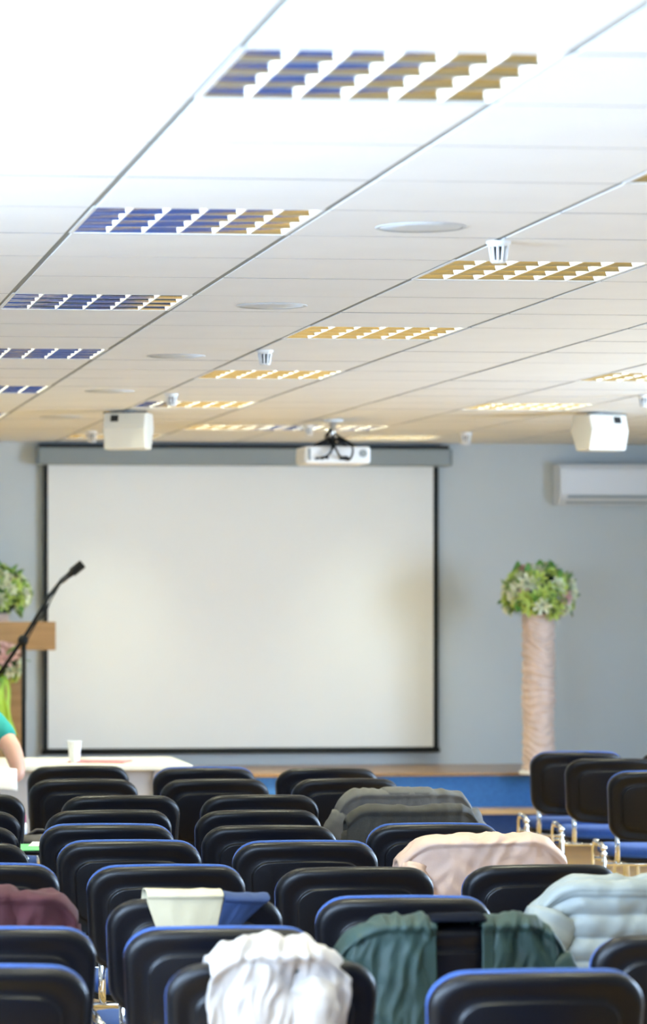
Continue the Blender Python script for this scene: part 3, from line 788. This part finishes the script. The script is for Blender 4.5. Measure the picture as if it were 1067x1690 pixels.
# ================================================================== GARMENTS over chair backs (built in the frame of their chair)
def fold(x, z, seed, a, fx=14, fz=4):
    return a*(noise.noise(Vector((x*fx+seed*3.1, z*fz, seed))) + .5*noise.noise(Vector((x*fx*2.2, z*fz*2+seed, seed*2))))
def drape(xa, xb, ztop, dr, df, tr=.03, tf=.07, seed=1, amp=.010, shoulder=.25, nx=70, nv=70, edge_r=None, fx=14, fz=4, quilt=0, hem=.0, slope=0.0, tilt=0.0, corner=.06, flare=0.0):
    """sheet laid over the chair back from x=xa..xb: dr/df = drop on camera / seat side"""
    b = MB(); rows = []
    y0 = back_y(0, ZT)                    # y of the back's top
    arc_l = math.pi*(tr+tf)/2
    total = dr + arc_l + df
    for j in range(nv+1):
        s_ = total*j/nv; row = []
        for i in range(nx+1):
            u = -1 + 2*i/nx; x = xa + (xb-xa)*i/nx
            ex = min(1, max(0, (abs(x)-(BW/2-.075))/.14)); zt = ztop - shoulder*.16*ex**2 + slope*x
            xe = min(abs(x-xa), abs(x-xb))
            cr = max(0, 1 - xe/corner) if corner else 0
            zt -= corner*.55*cr**2.2
            yb = back_y(x, ZT)*.9
            if s_ < dr:
                k = dr - s_; y = yb - .026 - tr*.4; z = zt - tr*.5 - k; y += -flare*(k/dr)
                nrm = Vector((0, -1, 0)); sd = 0
            elif s_ < dr + arc_l:
                a = math.pi*(s_-dr)/arc_l; mid = yb + .009; hw_ = .038 + (tr+tf)*.25
                y = mid - hw_*math.cos(a); z = zt - tr*.5 + (tr*.5+.012)*math.sin(a); k = 0
                nrm = Vector((0, -math.cos(a), math.sin(a))); sd = 1
            else:
                k = s_ - dr - arc_l; y = yb + .047 + tf*.4; z = zt - tr*.5 - k; nrm = Vector((0, 1, 0)); sd = 2
            zz_ = s_*1.0
            n1 = noise.noise(Vector((x*fx*.55+seed*3.1, zz_*fz*.55, seed)))
            n2 = noise.noise(Vector((x*fx+zz_*fz*.8+seed, zz_*fz-x*fx*.35, seed*2)))
            n3 = noise.noise(Vector((x*fx*2.1-zz_*fz*.9, zz_*fz*1.5+seed*7, seed)))
            dsp = amp*(.9*n1 + .9*(.45-abs(n2)*2.0) + .55*(.4-abs(n3)*2.0))
            if quilt:
                q = (s_ % quilt)/quilt; dsp += .016*(math.sin(math.pi*q)**.6) - .006
            dsp += hem*math.sin(x*40+seed)*max(0, (k-.1))
            xx = x + fold(z, x, seed+9, amp*.5)
            if cr > 0: y = y*(1-.25*cr) + (yb+.02)*.25*cr
            p_ = Vector((xx, y, z)) + nrm*dsp
            if tilt: p_.x += tilt*k
            row.append(p_)
        rows.append(row)
    return b.rings(rows, False, False, closed=False)
def solid(o, th, sub=0):
    md = o.modifiers.new('solid', 'SOLIDIFY'); md.thickness = th; md.offset = 0
    if sub: s2 = o.modifiers.new('sub', 'SUBSURF'); s2.levels = sub; s2.render_levels = sub
    return o
def sleeve(parent, m, pts, r0, r1, seed, amp=.008, quilt=0, name='sleeve'):
    pts = [Vector(p) for p in pts]
    fine = []
    for i in range(len(pts)-1):
        for q in range(8): fine.append(pts[i].lerp(pts[i+1], q/8))
    fine.append(pts[-1])
    for _ in range(4): fine = [fine[0]] + [(fine[i-1]+fine[i]*2+fine[i+1])/4 for i in range(1, len(fine)-1)] + [fine[-1]]
    b = MB(); n_ = 20; rs = []; L = 0; prev = Vector((0,1,0))
    for i, p in enumerate(fine):
        f = i/(len(fine)-1); r = r0 + (r1-r0)*f
        if i == 0: r *= .55
        t_ = (fine[min(i+1, len(fine)-1)] - fine[max(i-1, 0)]).normalized()
        a = t_.cross(prev).normalized(); u = a.cross(t_).normalized(); prev = u
        ring = []
        for j in range(n_):
            q = 2*math.pi*j/n_
            rr = r + amp*noise.noise(Vector((math.cos(q)*1.5+seed, math.sin(q)*1.5, f*9))) + amp*.8*noise.noise(Vector((math.cos(q)*.6, seed, f*16)))
            if quilt: rr += .010*abs(math.sin(math.pi*f*quilt))
            ring.append(p + a*rr*math.cos(q) + u*rr*.75*math.sin(q))
        rs.append(ring)
    b.rings(rs, True, False); o = b.build(name, m, parent, smooth=True); solid(o, .003)
    return o
def garment(key, name, label, cat='jacket'):
    c = CH[key]
    t = thing(name, label, cat, c.location, c.rotation_euler.z)
    return t

# charcoal jacket
t = garment('R4', 'jacket', 'charcoal grey jacket hung over a chair back in the centre')
solid(drape(-.275, .275, ZT+.014, .26, .24, .025, .06, 2, .008, .42, corner=.08).build('body', 'j_grey', t, smooth=True), .005)
sleeve(t, 'j_grey', [(-.235, -.005, .765), (-.278, .0, .67), (-.285, .03, .50), (-.275, .04, .34)], .055, .046, 3)
sleeve(t, 'j_grey', [(.235, -.005, .765), (.278, .0, .67), (.285, .03, .50), (.275, .04, .34)], .055, .046, 4)
o = drape(-.11, .11, ZT+.020, .05, .10, .028, .06, 8, .003, .02, nx=18, nv=20, corner=.03).build('collar', 'j_grey', t, smooth=True); solid(o, .005)
# black olive jacket
t = garment('R3', 'jacket', 'black olive jacket over the chair just in front of the charcoal jacket')
solid(drape(-.245, .24, ZT+.012, .28, .22, .022, .05, 5, .007, .25, corner=.07).build('body', 'j_olive', t, smooth=True), .005)
sleeve(t, 'j_olive', [(-.20, .03, .75), (-.235, .04, .66), (-.24, .06, .48)], .045, .042, 7)
sleeve(t, 'j_olive', [(.20, .03, .75), (.235, .04, .66), (.24, .06, .48)], .045, .042, 9)
# blush jacket
t = garment('RP', 'jacket', 'blush pink jacket draped over a chair back, right of centre')
solid(drape(-.262, .272, ZT+.022, .30, .26, .035, .08, 11, .013, .10, fx=9, fz=9, corner=.13, slope=.02, nx=90, nv=80).build('body', 'j_pink', t, smooth=True), .005)
sleeve(t, 'j_pink', [(-.205, -.03, .765), (-.225, -.065, .70), (-.175, -.09, .63), (-.125, -.08, .52), (-.12, -.07, .42)], .055, .045, 12, .020)
# pale grey quilted jacket
t = garment('RG', 'jacket', 'pale grey quilted jacket over a chair back at the right edge')
solid(drape(-.275, .30, ZT+.030, .36, .26, .045, .085, 14, .012, .25, fx=8, fz=8, quilt=.062, corner=.14, nv=110, nx=70).build('body', 'j_puff', t, smooth=True), .008)
sleeve(t, 'j_puff', [(-.205, -.03, .785), (-.250, -.06, .70), (-.245, -.075, .60), (-.225, -.07, .45), (-.22, -.06, .35)], .066, .055, 15, .014, quilt=9)
sleeve(t, 'j_puff', [(.24, -.02, .78), (.285, -.03, .70), (.30, -.03, .55), (.28, -.02, .38)], .068, .055, 16, .012, quilt=9)
# bottle green jacket: hung with its open front toward the camera
t = garment('CG', 'jacket', 'bottle green jacket hung open over a chair at the bottom, its gap showing the chair')
solid(drape(-.275, -.062, ZT+.012, .34, .20, .025, .06, 21, .014, .55, fx=14, fz=6, corner=.035, tilt=-.05, flare=.02).build('body', 'j_green', t, smooth=True), .005)
solid(drape(.060, .275, ZT+.012, .34, .20, .025, .06, 22, .014, .55, fx=14, fz=6, corner=.035, tilt=.05, flare=.02).build('body', 'j_green', t, smooth=True), .005)
o = drape(-.075, .075, ZT+.020, .0, .10, .0, .07, 23, .003, .02, nx=16, nv=22, corner=.02).build('collar', 'j_lining', t, smooth=True); solid(o, .005)
for s_ in (-1, 1):
    sleeve(t, 'j_green', [(s_*.235, -.005, .745), (s_*.285, -.03, .66), (s_*.30, -.03, .53), (s_*.29, -.02, .40)], .052, .045, 25+s_, .014)
    solid(drape(min(s_*.055, s_*.085), max(s_*.055, s_*.085), ZT+.016, .30, .05, .034, .06, 27+s_, .003, .02, nx=6, nv=40, corner=0).build('lapel', 'j_green', t, smooth=True), .004)
# white garment
t = garment('MW', 'jacket', 'white garment bunched over a chair back at the bottom edge')
solid(drape(-.150, .158, ZT+.040, .30, .22, .045, .09, 31, .022, .0, fx=15, fz=7, corner=.10, slope=-.03).build('body', 'j_white', t, smooth=True), .006)
sleeve(t, 'j_white', [(.06, -.04, .81), (.08, -.08, .74), (.07, -.085, .62), (.07, -.08, .5)], .045, .04, 33, .016)
# burgundy jacket
t = garment('L2', 'jacket', 'burgundy jacket over a chair back at the left edge')
solid(drape(-.27, .235, ZT+.014, .30, .22, .028, .06, 41, .012, .42, corner=.09, fx=10, fz=7).build('body', 'j_red', t, smooth=True), .006)
sleeve(t, 'j_red', [(.185, -.01, .75), (.215, -.03, .67), (.22, -.03, .52), (.21, -.02, .38)], .052, .042, 43)
o = drape(-.10, .085, ZT+.022, .10, .10, .034, .06, 45, .006, .03, nx=20, nv=34, corner=.04).build('hood', 'j_red', t, smooth=True); solid(o, .006)
# cloths on the M2 chair
def narrowed(b, xa, xb, zt, l, r):
    out = []
    for x, y, z in b.v:
        h = max(0, zt-z) if y < -.01 else 0
        f = (x-xa)/(xb-xa); out.append((x + h*(l*(1-f) + r*f), y, z))
    b.v = out; return b
t = garment('M2', 'cloth', 'cream cloth hanging over a chair back beside navy cloth', 'cloth')
b = narrowed(drape(-.137, .062, ZT+.014, .19, .14, .012, .04, 51, .003, .0, corner=.0, fx=8, fz=5), -.137, .062, ZT, .34, -.24)
solid(b.build('cloth_sheet', 'c_cream', t, smooth=True), .003)
t = garment('M2', 'cloth', 'navy blue cloth hanging over the same chair back right of the cream cloth', 'cloth')
b = narrowed(drape(.064, .190, ZT+.012, .13, .14, .012, .04, 53, .004, .0, corner=.0, fx=12, fz=5, slope=-.08), .064, .190, ZT, -.24, -1.15)
solid(b.build('cloth_sheet', 'c_blue', t, smooth=True), .003)

# ================================================================== ITEMS ON SEATS
def on_seat(key, x, y): 
    c = CH[key]; return c.matrix_basis @ Vector((x, y, .494))
TABZ = {'M6': .655, 'M7': .585}
for key in ('M6', 'M7'):                # these two chairs carry a fold-down writing tablet on their left side
    c = CH[key]; tz = TABZ[key]
    MB().tube(fillet([(-.244, .20, .47), (-.285, .22, .55), (-.295, .30, tz)], .04), .011, n=8).build('tablet_arm', 'black', c, smooth=True)
    MB().box(-.345, -.20, .16, .44, tz, tz+.014).build('writing_tablet', 'black', c, bevel=.005)
def on_tablet(key, x, y): return CH[key].matrix_basis @ Vector((x, y, TABZ[key]+.015))
t = thing('shoulder_bag', 'charcoal soft bag lying in the gap left of the chair column', 'bag', on_tablet('M7', -.265, .28), 0)
rs = []
for i in range(15):
    f = i/14; k = (1-abs(2*f-1)**3.0)**.5 if 0 < f < 1 else .05
    rs.append([(-.13+.27*f, .11*k*math.cos(a)+.006*math.sin(f*20+a*3), .030+.030*k*math.sin(a)*(1.2-.6*f)+.002*math.sin(f*17)) for a in [2*math.pi*j/18 for j in range(18)]])
MB().rings(rs).build('pouch', 'bag', t, smooth=True)
MB().tube([(-.08,0,.055), (-.04,.03,.075), (.04,.03,.07), (.10,0,.045)], .006, n=6).build('strap', 'bag', t, smooth=True)
o = MB().box(-.10, .10, -.14, .14, 0, .004).build('folder', 'green_card', None, loc=on_tablet('M6', -.28, .30), rot=(0, 0, R(8)), bevel=.001); tag(o, 'bright green folder lying in the gap between the left chairs', 'folder')
o = MB().box(-.07, .07, -.10, .10, 0, .002).build('paper_sheet', 'paper', None, loc=on_tablet('M6', -.175, .40) + Vector((0, 0, .0045)), rot=(0, 0, R(-10)), bevel=.0005); tag(o, 'white paper lying on the green folder', 'paper')
t = thing('bottle', 'small bottle with magenta cap on a front seat near the person', 'bottle', on_seat('M9', -.205, .40))
t.location.z -= .006
MB().lathe([(.016, 0), (.018, .004), (.018, .05), (.010, .06), (.010, .066)], 18).build('body', 'cup', t, smooth=True)
MB().lathe([(.0135, .058), (.0135, .088), (.011, .094)], 18).build('cap', 'magenta', t, smooth=True)

# ================================================================== PERSON seated in front of the table, facing the rows
def skin(name, verts, edges, m, parent, root=0, sub=2):
    me = bpy.data.meshes.new(name); me.from_pydata([v[0] for v in verts], edges, []); me.update()
    o = link(name, me, parent); me.materials.append(M[m])
    md = o.modifiers.new('skin', 'SKIN'); md.use_smooth_shade = True
    for i, v in enumerate(verts):
        r = v[1]; me.skin_vertices[0].data[i].radius = (r, r) if not isinstance(r, tuple) else r
        me.skin_vertices[0].data[i].use_root = (i == root)
    s2 = o.modifiers.new('sub', 'SUBSURF'); s2.levels = sub; s2.render_levels = sub
    return o
elbow = at_depth(33, 1282, 15.05); PX = elbow.x - .30; PY = 15.15
t = thing('person', 'seated person in teal short-sleeved shirt and dark trousers holding paper', 'person', (PX, PY, 0))
# local frame: +x to the camera's right, -y toward the camera
el = elbow - Vector((PX, PY, 0))
V = [((0, .05, .50), .135), ((0, .06, .64), (.14, .11)), ((0, .05, .80), (.15, .11)), ((0, .04, .96), (.155, .10)), ((0, .03, 1.06), .07), ((0, .015, 1.13), .05), ((0, 0, 1.20), .06), ((0, -.01, 1.28), .085), ((0, .0, 1.36), .06),
     ((.17, .04, 1.02), .058), ((el.x-.03, el.y+.05, el.z+.13), .048), ((el.x, el.y, el.z), .040), ((.16, -.16, .735), .034), ((.09, -.24, .745), .026),
     ((-.17, .04, 1.02), .058), ((-.26, .04, .88), .048), ((-.28, .0, .745), .040), ((-.16, -.16, .735), .034), ((-.09, -.24, .745), .026),
     ((.09, .0, .50), .095), ((.10, -.24, .54), .085), ((.07, -.44, .56), .065), ((.08, -.46, .34), .055), ((.09, -.42, .10), .038), ((.09, -.52, .045), .035),
     ((-.09, .0, .50), .095), ((.00, -.24, .63), .085), ((.13, -.42, .675), .068), ((.15, -.47, .47), .052), ((.13, -.53, .28), .038), ((.12, -.61, .23), .034)]
E = [(0,1),(1,2),(2,3),(3,4),(4,5),(5,6),(6,7),(7,8),(3,9),(9,10),(10,11),(11,12),(12,13),(3,14),(14,15),(15,16),(16,17),(17,18),(0,19),(19,20),(20,21),(21,22),(22,23),(23,24),(0,25),(25,26),(26,27),(27,28),(28,29),(29,30)]
skin('body', V, E, 'skin', t)
g = lambda r, k=.012: tuple(x+k for x in r) if isinstance(r, tuple) else r+k
TV = [(V[i][0], g(V[i][1])) for i in (0,1,2,3,4)] + [(V[9][0], .074), (Vector(V[9][0]).lerp(Vector(V[10][0]), .85), .066), (V[14][0], .074), (Vector(V[14][0]).lerp(Vector(V[15][0]), .85), .066)]
skin('shirt', TV, [(0,1),(1,2),(2,3),(3,4),(3,5),(5,6),(3,7),(7,8)], 'teal', t)
LV = [(V[0][0], .155)] + [(V[i][0], g(V[i][1], .014)) for i in (19,20,21,22,23,25,26,27,28,29)]
skin('trousers', LV, [(0,1),(1,2),(2,3),(3,4),(4,5),(0,6),(6,7),(7,8),(8,9),(9,10)], 'trouser', t)
for i, dr_ in ((24, Vector((.0, -.07, -.01))), (30, Vector((.02, -.06, -.03)))):
    p0 = Vector(V[i-1][0]); p1 = Vector(V[i][0]); sh = p1 + dr_
    MB().tube([p0 + Vector((0, .05, -.035 if i == 24 else -.01)), p1 + Vector((0, .0, -.0)), p1.lerp(sh, .6), sh], .04, .034, 12, radii=[.9, 1.05, 1.0, .55]).build('shoe', 'rubber', t, smooth=True)
# hands: palm plus fingers closing on the paper
for s_, wi in ((1, 13), (-1, 18)):
    w0 = Vector(V[wi][0])
    hv = [(w0, .026), (w0 + Vector((-s_*.03, -.05, .005)), (.032, .018))]; he = [(0, 1)]
    for q in range(4):
        b0 = w0 + Vector((-s_*(.012+.016*q), -.065-.004*q, .008)); k = len(hv); ln = (.030, .034, .032, .026)[q]
        hv += [(b0, .0095), (b0 + Vector((-s_*.012, -ln*.8, .012)), .009), (b0 + Vector((-s_*.016, -ln*1.2, -.012)), .008), (b0 + Vector((-s_*.01, -ln*1.0, -.032)), .007)]
        he += [(1, k), (k, k+1), (k+1, k+2), (k+2, k+3)]
    k = len(hv); hv += [(w0 + Vector((s_*.008, -.035, .02)), .011), (w0 + Vector((s_*.004, -.065, .035)), .010), (w0 + Vector((-s_*.01, -.09, .032)), .008)]
    he += [(0, k), (k, k+1), (k+1, k+2)]
    skin('hand', hv, he, 'skin', t, sub=1)
# face and hair
MB().ball((0, .015, 1.315), .112, 20, 14, (.86, 1.0, 1.12)).build('hair', 'hair', t, smooth=True)
MB().ball((0, -.030, 1.270), .090, 20, 14, (.86, .95, 1.18)).build('face', 'skin', t, smooth=True)
MB().ball((0, -.122, 1.262), .014, 10, 8, (.8, 1, 1.5)).build('nose', 'skin', t, smooth=True)
for s_ in (-1, 1):
    e = MB().ball((s_*.032, -.102, 1.285), .012).build('eye', 'eye', t, smooth=True); MB().ball((s_*.032, -.1115, 1.285), .0055).build('iris', 'iris', e, smooth=True)
    MB().ball((s_*.082, -.02, 1.268), .022, 10, 8, (.4, .8, 1.2)).build('ear', 'skin', t, smooth=True)
MB().ball((0, -.104, 1.222), .020, 12, 8, (1, .45, .35)).build('mouth', 'lip', t, smooth=True)
chp = dup(chair0, (PX, PY+.32, 0), R(180), 'chair turned to face the rows, under the seated person')
pp_ = at_depth(-8, 1278, 14.72)
rows = []
for i in range(9):
    f = i/8; rows.append([pp_ + Vector(((u-.5)*.20, -.05*f + .02*math.sin(u*3), .045-.10*f - .02*u)) for u in [q/6 for q in range(7)]])
o = MB().rings(rows, False, False, closed=False).build('paper_sheet', 'paper', None, smooth=True); solid(o, .0015); tag(o, 'cream paper held by the seated person at the left edge', 'paper')
